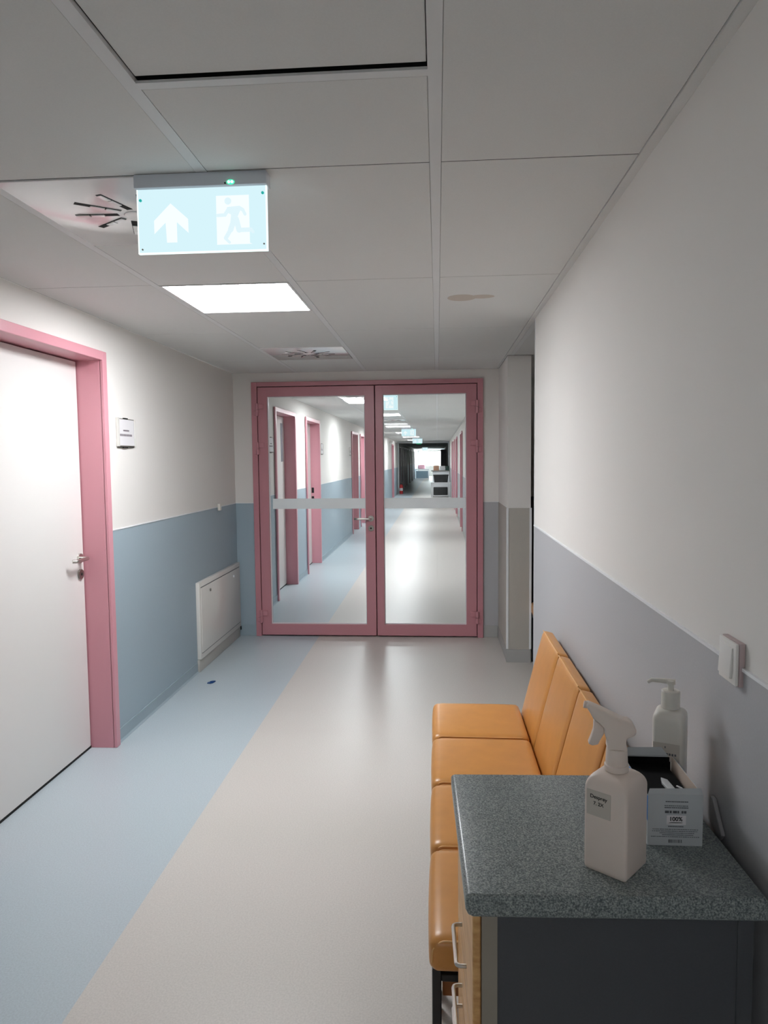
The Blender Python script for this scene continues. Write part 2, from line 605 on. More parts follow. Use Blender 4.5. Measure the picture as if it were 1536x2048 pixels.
# alcove to the right (seen only as a dark slit)
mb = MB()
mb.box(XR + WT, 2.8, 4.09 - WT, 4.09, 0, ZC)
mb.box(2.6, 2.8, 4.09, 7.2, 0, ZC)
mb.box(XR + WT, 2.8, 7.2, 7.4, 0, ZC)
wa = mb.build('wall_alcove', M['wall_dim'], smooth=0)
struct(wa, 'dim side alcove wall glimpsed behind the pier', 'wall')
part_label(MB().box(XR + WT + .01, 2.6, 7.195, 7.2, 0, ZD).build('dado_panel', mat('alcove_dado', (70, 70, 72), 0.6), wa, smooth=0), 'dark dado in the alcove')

wb = MB().box(XL - WT, XR + WT, YB - WT, YB, 0, ZC).build('wall_back', M['wall'], smooth=0)
struct(wb, 'white wall closing the corridor behind the viewer', 'wall')

# far wall with window
WX0, WX1, WZ0, WZ1 = -1.72, 0.47, 0.86, 2.26
mb = MB()
mb.box(XL - WT, XR + WT, YW, YW + 0.2, 0, WZ0)
mb.box(XL - WT, XR + WT, YW, YW + 0.2, WZ1, ZC)
mb.box(XL - WT, WX0, YW, YW + 0.2, WZ0, WZ1)
mb.box(WX1, XR + WT, YW, YW + 0.2, WZ0, WZ1)
wf = mb.build('wall_far', M['wall'], smooth=0)
struct(wf, 'white wall under the bright window at the far corridor end', 'wall')
wn = MB().box(WX0, WX1, YW + 0.06, YW + 0.12, WZ0, WZ0 + 0.05).box(WX0, WX1, YW + 0.06, YW + 0.12, WZ1 - 0.05, WZ1) \
    .box(WX0, WX0 + 0.05, YW + 0.06, YW + 0.12, WZ0, WZ1).box(WX1 - 0.05, WX1, YW + 0.06, YW + 0.12, WZ0, WZ1) \
    .box(-0.65, -0.60, YW + 0.06, YW + 0.12, WZ0, WZ1).build('window_1', M['white_f'], smooth=0)
struct(wn, 'overexposed white window closing the far corridor end', 'window')
MB().box(WX0 + 0.04, WX1 - 0.04, YW + 0.085, YW + 0.095, WZ0 + 0.04, WZ1 - 0.04).build('window_pane', M['glass'], wn, smooth=0)

w2 = MB().box(XR + 0.06, XR + 0.12, SWY0, SWY1, 0.5, 0.55).box(XR + 0.06, XR + 0.12, SWY0, SWY1, 2.21, 2.26)
for k in range(6):
    yy = SWY0 + (SWY1 - SWY0 - 0.06) * k / 5
    w2.box(XR + 0.06, XR + 0.12, yy, yy + 0.06, 0.55, 2.21)
w2 = w2.build('window_2_added', M['white_f'], smooth=0)
struct(w2, 'side windows added on the right to light the far corridor end', 'window')  # guessed windows, added to brighten the floor and walls at the far end
MB().box(XR + 0.085, XR + 0.095, SWY0 + 0.01, SWY1 - 0.01, 0.52, 2.24).build('window_pane', M['glass'], w2, smooth=0)

# skirtings -------------------------------------------------------
def cove(mb, side, x, a, b, h=0.075):
    s = 1 if side == 'L' else -1
    pts = [(x, 0.0005), (x + s * 0.014, 0.0005), (x + s * 0.006, 0.012), (x + s * 0.0055, h), (x, h)]
    mb.prism(pts, 'y', a, b)
mb = MB()
for a, b, lint in wall_segments(left_open, YB, YW):
    if lint is None:
        for (a2, b2) in ([(a, 5.19)] if abs(b - (7.90 + FT)) < 1e-3 else [(a, b)]):
            cove(mb, 'L', XL + 0.003, a2 + 0.001, b2 - 0.001)
        if abs(b - (7.90 + FT)) < 1e-3:
            cove(mb, 'L', XL + 0.003, YD + 0.161, b - 0.001)
bl = mb.build('baseboard_left', M['skirt_blue'], smooth=0)
struct(bl, 'blue coved skirting along the foot of the left wall', 'skirting')
mb = MB()
cove(mb, 'R', XR - 0.003, YB, 4.08)
for a, b, lint in wall_segments(RIGHT_DOORS, YD + 0.161, YW):
    if lint is None:
        cove(mb, 'R', XR - 0.003, a + 0.001, b - 0.001)
br = mb.build('baseboard_right', M['skirt_grey'], smooth=0)
struct(br, 'grey coved skirting along the foot of the right wall', 'skirting')
mb = MB().box(XL + 0.01, DX0 - 0.001, YD - 0.010, YD - 0.003, 0.0005, 0.10)
o = mb.build('baseboard_end', M['skirt_blue'], smooth=0)
struct(o, 'short blue skirting left of the double door', 'skirting')
o = MB().box(DX1 + 0.001, XR - 0.02, YD - 0.010, YD - 0.003, 0.0005, 0.105, 0.002).build('baseboard_end', M['skirt_grey'], smooth=0)
struct(o, 'short grey skirting right of the double door', 'skirting')

# ceiling ---------------------------------------------------------
LAMPS = [3.15, 9.37, 12.32, 16.95, 21.10, 25.30, 29.50]
LAMP_FILL = -3.6  # unseen panel added behind the viewer for fill light
VENTS = [1.950, 4.945, 8.55, 14.0]
COLS = [(XL, -1.237), (-1.207, -0.634), (-0.604, -0.016), (0.013, 0.512)]
BANDS = [(-1.2365, -1.2070), (-0.6340, -0.6040), (-0.0160, 0.0130)]
TH = 0.016
G = 0.0019
tm = MB()
jm = MB()
def tiles(x0, x1, ys):
    for a, b in ys:
        if YB + 0.1 < b < 33:
            jm.box(x0 + 0.001, x1 - 0.001, b - 0.0016, b + 0.0016, ZC + 0.0008, ZC + 0.004)
        tm.box(x0 + 0.0006, x1 - 0.0006, a + G, b - G, ZC, ZC + TH, 0.0012, 1)
def seq(y0, y1, step=1.2):
    out, y = [], y0
    while y < y1 - 0.01:
        out.append((y, min(y + step, y1)))
        y += step
    return out
near = [(YB, -5.26), (-5.26, -4.06), (-4.06, -2.86), (-2.86, -1.66), (-1.66, -0.46), (-0.46, 0.74)]
regular = near + [(0.74, 1.941), (1.941, 3.14), (3.14, 4.34), (4.34, 5.54), (5.54, YD)]
beyond = seq(YD + 0.16, 33.0)
tiles(*COLS[0], regular + beyond)
tiles(*COLS[3], regular + beyond)
tiles(*COLS[2], near + [(1.513, 1.941), (1.941, 3.14), (3.14, 4.34), (4.34, 5.54), (5.54, YD)] + beyond)
tm.box(COLS[2][0] + 0.004, COLS[2][1] - 0.002, 0.745, 1.474, ZC + 0.006, ZC + 0.006 + TH, 0.0012, 1)   # the lifted board
# column with the lamps and air outlets
occ = sorted([(y, y + 0.6) for y in LAMPS + VENTS + [LAMP_FILL]])
y = YB
col2 = []
for a, b in occ:
    if a - y > 0.03:
        for s in [(max(y, a - 1.2 * (k + 1)), a - 1.2 * k) for k in range(int((a - y - 0.01) / 1.2) + 1)]:
            if s[0] < YD < s[1]:
                col2 += [(s[0], YD), (YD + 0.16, s[1])]
            else:
                col2.append(s)
    y = b
col2 += seq(y, 33.0)
tiles(*COLS[1], col2)
# alcove ceiling
tiles(0.5755, 1.17, [(4.092, 4.34), (4.34, 5.54)])
tiles(1.17, 1.80, [(4.092, 4.34), (4.34, 5.54)])
tiles(0.715, 1.17, [(5.54, 7.2)])
tiles(1.17, 1.80, [(5.54, 7.2)])
tiles(0.514, 0.5265, [(5.54, YD)])
tiles(0.514, 0.546, [(4.092, 4.34), (4.34, 5.54)])
# dark unlit end
for x0, x1 in COLS:
    tiles(x0, x1, seq(33.2, YW))
ce = tm.build('ceiling', M['tile'], smooth=0)
struct(ce, 'suspended ceiling of long pale grey boards', 'ceiling')
part_label(jm.build('shadow_joint', M['void_shade'], ce, smooth=0), 'thin black strips standing in for the shade in the joints between the boards')  # shade of the board gaps painted as black strips
mb = MB()
for a, b in BANDS:
    mb.box(a, b, YB, YD, ZC - 0.0005, ZC + 0.01)
    mb.box(a, b, YD + 0.16, YW, ZC - 0.0005, ZC + 0.01)
mb.box(0.546, 0.575, 4.092, 5.54, ZC - 0.0005, ZC + 0.01)
mb.box(COLS[2][0], COLS[2][1], 1.486, 1.511, ZC - 0.0015, ZC + 0.004)
part_label(mb.build('ceiling_band', M['band'], ce, smooth=0), 'white metal bands between the ceiling boards')
mb = MB().box(0.513, XR, YB, 4.09, ZC - 0.003, ZC + 0.008).box(0.513, XR, YD + 0.16, YW, ZC - 0.003, ZC + 0.008)
part_label(mb.build('edge_trim', M['tile'], ce, smooth=0), 'angle trim where the ceiling meets the right wall')
mb = MB()
mb.disc((0.119, 3.545), 0.068, 'z', (ZC - 0.0006, ZC + 0.0002), 32, 0.070)
mb.disc((0.215, 3.530), 0.058, 'z', (ZC - 0.0005, ZC + 0.0002), 32, 0.040)
part_label(mb.build('water_stain', M['stain'], ce, smooth=0), 'brownish water stain on the ceiling board')
o = MB().box(XL - WT, 2.8, YB - WT, YW + 0.2, ZC + 0.06, ZC + 0.12).build('ceiling_void_shade', M['void_shade'], ce, smooth=0)  # black slab added above the boards to block light and darken the gaps

# portal into the unlit end
mb = MB().box(XL, XL + 0.05, 33.0, 33.2, 0, ZC).box(XR - 0.05, XR, 33.0, 33.2, 0, ZC).box(XL + 0.05, XR - 0.05, 33.0, 33.2, ZC - 0.06, ZC)
o = mb.build('trim_1', M['white_f'], smooth=0)
struct(o, 'white portal frame where the lit corridor meets the dark end', 'trim')

# ================================================================== DOORS
door_n = [0]
def lever(parent, x, y, z, out, along, name='lever_handle'):
    """lever on a plate whose normal is 'out' (unit), lever pointing 'along' (unit)"""
    out, along = Vector(out), Vector(along)
    c = Vector((x, y, z))
    h = MB().tube([c, c + out * 0.050, c + out * 0.052 + along * 0.125, c + out * 0.034 + along * 0.138], 0.0095, 12, 0.014).build(name, M['steel'], parent)
    r = MB().tube([c - out * 0.001, c + out * 0.010], 0.026, 24).build('rosette', M['steel'], h)
    k = c - Vector((0, 0, 0.085))
    ky = MB().tube([k - out * 0.001, k + out * 0.010], 0.026, 24).build('cylinder_rosette', M['dull_steel'], parent)
    kh = MB().tube([k + out * 0.010, k + out * 0.0115], 0.008, 14).build('keyhole', M['black'], ky)
    return h

def wall_door(side, y0, y1, label, leaf='leaf', frame='pink', handle=True, vision=False, latch=False, h=DOOR_H, part_of=None):
    door_n[0] += 1
    nm = 'door_%d' % door_n[0]
    s = 1 if side == 'L' else -1
    X = XL if side == 'L' else XR
    def bx(mb, a, b, *r):
        lo, hi = sorted((X + s * a, X + s * b))
        mb.box(lo, hi, *r)
    fw, fp, fd = 0.048, 0.027, -0.185
    root = bpy.data.objects.new(nm, None)
    COL.objects.link(root)
    root.location = (X, (y0 + y1) / 2, 0)
    struct(root, label, 'door')
    L = Vector(root.location)
    mb = MB()
    # faces on the wall
    bx(mb, 0.0065, fp, y0, y0 + fw, 0.001, h, 0.003)
    bx(mb, 0.0065, fp, y1 - fw, y1, 0.001, h, 0.003)
    bx(mb, 0.0065, fp, y0 + fw - 0.002, y1 - fw + 0.002, h - fw, h, 0.003)
    # reveals
    bx(mb, fd, 0.012, y0 + FT + 0.001, y0 + fw, 0.001, h - FT)
    bx(mb, fd, 0.012, y1 - fw, y1 - FT - 0.001, 0.001, h - FT)
    bx(mb, fd, 0.012, y0 + fw, y1 - fw, h - fw, h - FT - 0.001)
    f = mb.build('door_frame', M[frame], root, smooth=0)
    mb = MB()
    bx(mb, -0.165, -0.118, y0 + fw + 0.006, y1 - fw - 0.007, 0.013, h - fw - 0.006, 0.002)
    lf = mb.build('door_leaf', M[leaf], root, smooth=0)
    mb = MB()
    bx(mb, -0.182, -0.168, y0 + fw, y1 - fw, 0.0, h - fw)
    bx(mb, -0.164, -0.1185, y0 + fw, y1 - fw, 0.0006, 0.0125)
    part_label(mb.build('gap_shade', M['black'], root, smooth=0), 'black strips standing in for the shade in the gap around the leaf')  # black filler paints the shade behind and under the leaf
    if handle:
        lever(root, X + s * -0.118, y1 - fw - 0.052, 1.058, (s, 0, 0), (0, -1, 0))
    if vision:
        mb = MB()
        bx(mb, -0.117, -0.113, y1 - fw - 0.20, y1 - fw - 0.10, 1.55, 2.02)
        part_label(mb.build('vision_panel', M['slit'], root, smooth=0), 'narrow grey glazed slit')
    if latch:
        mb = MB()
        bx(mb, -0.110, -0.075, y1 - fw - 0.002, y1 - fw, 1.07, 1.15)
        bx(mb, -0.110, -0.075, y1 - fw - 0.002, y1 - fw, 0.93, 1.02)
        part_label(mb.build('strike_plate', M['black'], root, smooth=0), 'black strike plate in the frame')
    for c in root.children:
        c.location -= L
    return root

wall_door('L', *LEFT_DOORS[0], 'white door in a pink frame at the left edge, nearest the viewer')
wall_door('L', *LEFT_DOORS[1], 'first pink framed door seen through the left glass, with a grey slit', vision=True, handle=False)
wall_door('L', *LEFT_DOORS[2], 'second pink framed door seen through the left glass, with black strike plate', latch=True, handle=False)
wall_door('L', *LEFT_DOORS[3], 'third pink framed door seen through the left glass, above the lever', frame='pink_dark', handle=False)
wall_door('L', *LEFT_DOORS[4], 'fourth pink framed door seen through the left glass, at its right edge', handle=False)
wall_door('L', *LEFT_DOORS[5], 'pink framed left door hidden behind the middle stile of the double door', handle=False)
wall_door('L', *LEFT_DOORS[6], 'narrow looking pink framed left door just before the dark corridor end', handle=False)
wall_door('R', *RIGHT_DOORS[0], 'pink framed door nearest on the right wall beyond the glass', frame='pink_dark', handle=False)
wall_door('R', *RIGHT_DOORS[1], 'second pink framed door on the right wall beyond the glass', handle=False)
wall_door('R', *RIGHT_DOORS[2], 'third pink framed door on the right wall beyond the glass', handle=False)
wall_door('R', *RIGHT_DOORS[3], 'fourth pink framed door on the right wall, just before the white desk', handle=False)
_dl = ['first', 'second', 'third', 'fourth', 'fifth', 'sixth', 'seventh']
for k, (a, b) in enumerate(DARK_DOORS):
    wall_door('L', a, b, '%s dark brown door along the left of the unlit corridor end' % _dl[k], leaf='brown_door', frame='brown_door', handle=False)

# ------------------------------------------------------------ glazed double door
door_n[0] += 1
dd = bpy.data.objects.new('door_%d' % door_n[0], None)
COL.objects.link(dd)
struct(dd, 'rose pink double door with two tall glass panes closing the corridor', 'double door')
yf = YD - 0.030
mb = MB()
GL, GRt, GT, GM = -1.570, 0.341, 2.208, -0.539     # gaps between frame and leaves
mb.box(DX0, GL - 0.003, yf, YD + 0.09, 0.001, DZ1, 0.003)
mb.box(GRt + 0.003, DX1, yf, YD + 0.09, 0.001, DZ1, 0.003)
mb.box(GL - 0.004, GRt + 0.004, yf, YD + 0.09, GT + 0.003, DZ1, 0.003)
mb.build('door_frame', M['pink_dark'], dd, smooth=0)
part_label(MB().box(GL - 0.01, GRt + 0.01, YD + 0.050, YD + 0.052, 2.17, GT + 0.008).box(GL - 0.01, GL + 0.03, YD + 0.050, YD + 0.052, 0.002, GT).box(GRt - 0.03, GRt + 0.01, YD + 0.050, YD + 0.052, 0.002, GT)
           .box(GM - 0.02, GM + 0.02, YD + 0.050, YD + 0.052, 0.002, GT).box(GL, GRt, YD + 0.050, YD + 0.052, 0.0005, 0.03).build('gap_shade', M['seam'], dd, smooth=0), 'dark strips standing in for the shade in the gaps around the leaves')  # shade in the gaps between frame and leaves put in as dark strips
def gl_leaf(x0, x1, gx0, gx1, gz0, gz1, label):
    ya, yb = yf + 0.006, YD + 0.045
    mb = MB()
    mb.box(x0, gx0, ya, yb, 0.012, GT - 0.003, 0.002, 1)
    mb.box(gx1, x1, ya, yb, 0.012, GT - 0.003, 0.002, 1)
    mb.box(gx0 - 0.003, gx1 + 0.003, ya, yb, 0.012, gz0, 0.002, 1)
    mb.box(gx0 - 0.003, gx1 + 0.003, ya, yb, gz1, GT - 0.003, 0.002, 1)
    lf = mb.build('door_leaf', M['pink_dark'], dd, smooth=0)
    part_label(lf, label)
    bead = MB()
    bw = 0.007
    for (a, b, c, d) in ((gx0, gx0 + bw, gz0, gz1), (gx1 - bw, gx1, gz0, gz1), (gx0 + bw, gx1 - bw, gz0, gz0 + bw), (gx0 + bw, gx1 - bw, gz1 - bw, gz1)):
        bead.box(a, b, ya + 0.020, ya + 0.028, c, d)
    part_label(bead.build('glazing_bead', M['cap'], lf, smooth=0), 'pale bead around the glass')
    MB().box(gx0 - 0.003, gx1 + 0.003, ya + 0.028, ya + 0.034, gz0 - 0.003, gz1 + 0.003).build('glass_pane', M['glass'], lf, smooth=0)
    part_label(MB().box(gx0 + 0.03 * (x0 < -1), gx1, ya + 0.0262, ya + 0.0278, 1.138, 1.229).build('privacy_band', M['frost'], lf, smooth=0), 'frosted white band across the glass')
    return lf
lf1 = gl_leaf(GL + 0.003, GM - 0.004, -1.484, -0.627, 0.110, 2.124, 'wider left leaf with the lever')
lf2 = gl_leaf(GM + 0.004, GRt - 0.003, -0.469, 0.2485, 0.113, 2.128, 'narrower right leaf')
lever(dd, -0.582, yf + 0.006, 1.052, (0, -1, 0), (-1, 0, 0))
for hx, sgn in ((GL, 1), (GRt, -1)):
    for hz in (2.012, 1.675, 0.184):
        mb = MB()
        mb.tube([(hx, yf - 0.012, hz - 0.001), (hx, yf - 0.012, hz + 0.052)], 0.0145, 14)
        mb.tube([(hx, yf - 0.012, hz - 0.056), (hx, yf - 0.012, hz - 0.004)], 0.0145, 14)
        mb.box(min(hx, hx + sgn * 0.058), max(hx, hx + sgn * 0.058), yf - 0.010, yf + 0.007, hz + 0.004, hz + 0.048, 0.003, 1)
        mb.box(min(hx, hx - sgn * 0.036), max(hx, hx - sgn * 0.036), yf - 0.010, yf + 0.001, hz - 0.052, hz - 0.010, 0.003, 1)
        mb.build('hinge', M['pink_dark'], dd)

# ================================================================== CEILING LIGHTS
lamp_labels = ['bright square ceiling light panel nearest the viewer, this side of the double door',
               'ceiling light panel cut by the top of the left glass pane',
               'ceiling light panel just below the exit sign in the right glass pane',
               'third bright ceiling light panel beyond the double door',
               'fourth ceiling light panel beyond the double door, left of the second far exit sign',
               'fifth ceiling light panel beyond the double door, left of the third far exit sign',
               'farthest ceiling light panel, last one before the dark corridor end']
lx0, lx1 = -1.207, -0.634
lamp = thing('ceiling_light', lamp_labels[0], 'ceiling light', ((lx0 + lx1) / 2, LAMPS[0] + 0.3, ZC), group='square ceiling light panels')
hx = (lx1 - lx0) / 2 - 0.002
mb = MB()
fwid = 0.010
mb.box(-hx, hx, -0.297, -0.297 + fwid, -0.002, 0.03).box(-hx, hx, 0.297 - fwid, 0.297, -0.002, 0.03)
mb.box(-hx, -hx + fwid, -0.297, 0.297, -0.002, 0.03).box(hx - fwid, hx, -0.297, 0.297, -0.002, 0.03)
mb.box(-hx, hx, -0.297, 0.297, 0.022, 0.030)
mb.build('lamp_frame', M['lampframe'], lamp, smooth=0)
part_label(MB().box(-hx + fwid, hx - fwid, -0.297 + fwid, 0.297 - fwid, -0.001, 0.004).build('diffuser', M['lamp'], lamp, smooth=0), 'glowing white diffuser')
dup(lamp, ((lx0 + lx1) / 2, LAMP_FILL + 0.3, ZC), label='unseen ceiling light panel added behind the viewer as fill, continuing the row')
for y_, lb in zip(LAMPS[1:], lamp_labels[1:]):
    dup(lamp, ((lx0 + lx1) / 2, y_ + 0.3, ZC), label=lb)

# ================================================================== AIR OUTLETS
def make_vent(loc, label):
    v = thing('air_diffuser', label, 'air outlet', loc, group='swirl air outlets in the ceiling')
    MB().box(-hx, hx, -0.296, 0.296, -0.0035, 0.012, 0.003).build('face_plate', M['diffuser'], v)
    for k in range(10):
        a = 2 * PI * k / 10 + 0.02
        m4 = Matrix.Rotation(a, 4, 'Z')
        s = MB().box(0.055, 0.188, 0.006, 0.025, -0.0044, -0.003, mtx=m4).build('slot', M['black'], v, smooth=0)
        vn = MB()
        for q in range(2):
            x0 = 0.056 + 0.046 * q + 0.042 * (k % 2)
            vn.box(x0, x0 + 0.042, 0.007, 0.023, -0.0075, -0.0042, 0.001, 1, mtx=m4)
        vn.build('vane', M['diffuser'], s)
    MB().lathe([(0.042, -0.003), (0.040, -0.006), (0.030, -0.0072), (0.002, -0.0075)]).build('hub', M['diffuser'], v)
    return v
v0 = make_vent(((lx0 + lx1) / 2, VENTS[0] + 0.3, ZC), 'square swirl air outlet partly hidden behind the near exit sign')
dup(v0, ((lx0 + lx1) / 2, VENTS[1] + 0.3, ZC), 0.5 * 0, 'square swirl air outlet in the ceiling just before the double door')
dup(v0, ((lx0 + lx1) / 2, VENTS[2] + 0.3, ZC), None, 'swirl air outlet at the top edge of the left glass pane')
dup(v0, ((lx0 + lx1) / 2, VENTS[3] + 0.3, ZC), None, 'small far swirl air outlet seen through the right glass pane')

# ================================================================== EXIT SIGNS
SW = 0.354
PX = SW / 1456.0
def sg(x, y):          # sign drawing coordinates -> local (x, z)
    return ((x - 765) * PX, -0.037 - (y - 60) * PX * 0.955)
ex = thing('exit_sign', 'large lit exit sign with arrow and running figure hanging nearest the viewer', 'exit sign', (-0.625, 1.96, ZC), group='lit exit signs under the ceiling')
mb = MB().box(-SW / 2 - 0.003, SW / 2 + 0.003, -0.018, 0.030, -0.036, -0.0006, 0.003)
mb.build('housing', M['sign_house'], ex)
zb = sg(0, 780)[1]
MB().box(-SW / 2 + 0.003, SW / 2 - 0.003, -0.0045, 0.0045, zb + 0.003, -0.0362).build('sign_panel', M['sign_bg'], ex, smooth=0)
mb = MB().box(-SW / 2, -SW / 2 + 0.003, -0.005, 0.005, zb, -0.0362).box(SW / 2 - 0.003, SW / 2, -0.005, 0.005, zb, -0.0362).box(-SW / 2 + 0.003, SW / 2 - 0.003, -0.005, 0.005, zb, zb + 0.003)
part_label(mb.build('panel_edge', M['sign_edge'], ex, smooth=0), 'brighter glowing edge of the acrylic')
mb = MB().prism([sg(*p) for p in ((418, 220), (610, 400), (612, 558), (482, 432), (482, 660), (366, 660), (356, 432), (226, 558), (226, 410))], 'y', -0.0056, -0.0045)
part_label(mb.build('arrow', M['sign_white'], ex, smooth=0), 'white arrow pointing up')
mb = MB().prism([sg(*p) for p in ((930, 155), (1295, 155), (1297, 690), (1325, 702), (930, 702))], 'y', -0.0056, -0.0045)
part_label(mb.build('doorway', M['sign_white'], ex, smooth=0), 'white doorway symbol')
mb = MB()
def stroke(p, q, wd):
    p, q = Vector(sg(*p)), Vector(sg(*q))
    n = Vector((-(q - p).y, (q - p).x)).normalized() * wd * PX / 2
    mb.prism([p + n, q + n, q - n, p - n], 'y', -0.0062, -0.0055)
    mb.disc(p, wd * PX / 2, 'y', (-0.0062, -0.0055), 12)
    mb.disc(q, wd * PX / 2, 'y', (-0.0062, -0.0055), 12)
mb.disc(sg(1062, 218), 38 * PX, 'y', (-0.0062, -0.0055), 20)
mb.prism([sg(*p) for p in ((1050, 285), (1190, 275), (1200, 320), (1165, 400), (1180, 440), (1085, 450), (1095, 370), (1060, 350))], 'y', -0.0062, -0.0055)
for p, q, wd in (((1065, 310), (1025, 372), 40), ((1025, 372), (945, 375), 36), ((1185, 295), (1225, 320), 38), ((1225, 320), (1250, 370), 34),
                 ((1130, 420), (1085, 540), 60), ((1085, 540), (1030, 630), 46), ((1150, 420), (1180, 545), 60), ((1180, 545), (1310, 545), 46), ((1310, 545), (1335, 570), 34), ((1030, 640), (1070, 680), 30)):
    stroke(p, q, wd)
part_label(mb.build('running_figure', M['sign_fig'], ex, smooth=0), 'pale blue running figure')
for p in ((80, 178), (1450, 140)):
    c = sg(*p)
    MB().disc(c, 0.0038, 'y', (-0.0075, -0.0045), 14).build('screw', M['teal'], ex)
for p in ((88, 732), (1455, 708)):
    c = sg(*p)
    MB().disc(c, 0.0022, 'y', (-0.0075, -0.0045), 12).build('screw', M['dull_steel'], ex)
c = (sg(1112, 0)[0], -0.0295)
ld = MB().disc(c, 0.0105, 'y', (-0.0200, -0.0178), 18, 0.0062).build('indicator_light', M['led'], ex)
MB().disc((c[0] - 0.0042, c[1]), 0.0034, 'y', (-0.0212, -0.0199), 12).disc((c[0] + 0.0042, c[1]), 0.0034, 'y', (-0.0212, -0.0199), 12).build('led', M['led_core'], ld)
MB().disc((c[0] - 0.0150, c[1] - 0.002), 0.0022, 'y', (-0.0195, -0.0178), 10).build('test_button', M['black'], ex)
dup(ex, (-0.625, 8.35, ZC), label='lit exit sign filling the top left corner of the right glass pane')
dup(ex, (-0.70, 18.0, ZC), label='second far exit sign, glowing white in the middle of the corridor beyond')
dup(ex, (-0.72, 26.6, ZC), label='third far exit sign, smaller and lower than the white one before it')
dup(ex, (-0.80, 48.0, ZC), label='farthest pale blue exit sign hanging in the dark corridor end')
gs = MB().box(-0.11, 0.11, -0.03, 0.03, -0.10, -0.001, 0.004)
gs = gs.build('emergency_lamp', emission('green_lamp', (20, 150, 105), 0.8), smooth=0)
gs.location = (-0.85, 33.6, ZC)
tag(gs, 'small green lit box under the ceiling at the start of the dark end', 'emergency lamp')

# ================================================================== LEFT WALL FITTINGS
def room_sign(y, z, label):
    r = thing('door_sign', label, 'room sign', (XL, y, z), group='room sign holders beside the left doors')
    part_label(MB().box(0.0005, 0.012, -0.122, -0.094, -0.080, 0.082, 0.002, 1).box(0.0005, 0.012, 0.112, 0.122, -0.080, 0.078, 0.002, 1).build('side_rail', M['holder'], r, smooth=0), 'pale side rails')
    MB().box(0.0005, 0.006, -0.094, 0.112, -0.080, 0.080).build('back_plate', M['dull_steel'], r, smooth=0)
    pp = MB().box(0.006, 0.0075, -0.092, 0.110, -0.073, 0.075).build('paper_insert', M['paper'], r, smooth=0)
    mb = MB()
    y0 = -0.040
    for k in range(9):
        mb.box(0.0074, 0.0080, y0, y0 + 0.008, 0.008, 0.016)
        y0 += 0.0088
    y0 = -0.090
    for k in range(18):
        wd = 0.0075 if k not in (4, 9, 13) else 0.003
        mb.box(0.0074, 0.0080, y0, y0 + wd, -0.020, -0.008)
        y0 += wd + 0.0026
    mb.build('printed_lines', M['ink_grey'], pp, smooth=0)
    part_label(MB().box(0.004, 0.011, -0.03, 0.02, 0.079, 0.084).box(0.004, 0.011, -0.05, 0.01, -0.088, -0.081).box(0.004, 0.009, -0.115, 0.10, -0.084, -0.080).build('clip', M['black'], r, smooth=0), 'dark clips at top and bottom')
    return r
rs = room_sign(4.082, 1.735, 'white paper room sign in a holder right of the near left door')
dup(rs, (XL, 7.74, 1.735), label='room sign at the left edge of the left glass pane, before the first far door')
dup(rs, (XL, 11.2, 1.735), label='room sign right of the second far pink door, inside the left glass pane')
dup(rs, (XL, 14.87, 1.735), label='room sign left of the third far pink door, inside the left glass pane')
dup(rs, (XL, 25.8, 1.735), label='tiny room sign at the left edge of the right glass pane')

fb = thing('wall_stop', 'small white plastic wall stop on the blue dado line near the corner', 'wall stop', (XL + 0.0065, 5.80, 1.193))
MB().box(0, 0.022, -0.020, 0.020, -0.028, 0.028, 0.004).build('stop_body', M['plastic2'], fb)
MB().tube([(0.022, 0, 0), (0.025, 0, 0)], 0.006, 12).build('screw_cap', M['cap'], fb)

hp = thing('access_panel', 'white enamel access panel low on the blue wall beside the corner', 'access panel', (XL + 0.0032, 5.2, 0))
px = 0.030
mb = MB()
L = 1.10
mb.box(0, px, 0, L, 0.095, 0.670, 0.003)
mb.build('panel_frame', M['panel'], hp)
MB().box(px - 0.004, px + 0.004, 0.030, L - 0.03, 0.140, 0.628, 0.002).build('panel_cover', M['panel'], hp)
part_label(MB().box(px - 0.002, px + 0.0008, 0.024, L - 0.024, 0.628, 0.634).box(px - 0.002, px + 0.0008, 0.024, L - 0.024, 0.134, 0.140).build('panel_gap_shade', M['ink_soft'], hp, smooth=0), 'thin grey strips standing in for the shadow gap around the cover')  # shadow line above and below the cover painted as grey strips
MB().tube([(px + 0.003, 0.24, 0.578), (px + 0.010, 0.24, 0.578)], 0.010, 14).build('turn_lock', M['dull_steel'], hp)
MB().tube([(px + 0.003, 0.88, 0.578), (px + 0.010, 0.88, 0.578)], 0.010, 14).build('turn_lock', M['cap'], hp)
part_label(MB().box(0.003, 0.020, -0.012, L, 0.0006, 0.093, 0.002).build('plinth', M['plinth'], hp), 'grey beige plinth board')
part_label(MB().box(px - 0.004, px + 0.003, L - 0.01, L + 0.004, 0.062, 0.092).build('end_clip', M['black'], hp), 'small black clip at the corner end')

sc = MB()
sc.prism([(-0.020, -0.016), (0.006, -0.022), (0.020, -0.004), (0.026, 0.018), (0.004, 0.012), (-0.018, 0.010)], 'z', 0.0008, 0.006, 0.0015)
sc.prism([(-0.004, -0.004), (0.022, 0.000), (0.030, 0.022), (0.008, 0.018)], 'z', 0.006, 0.014, 0.0015, Matrix.Rotation(0.10, 4, 'Y'))
sc = sc.build('foil_scrap', M['blue_scrap'], smooth=0)
sc.location = (-1.61, 4.944, 0)
tag(sc, 'crumpled dark blue scrap lying on the blue floor near the panel', 'litter')

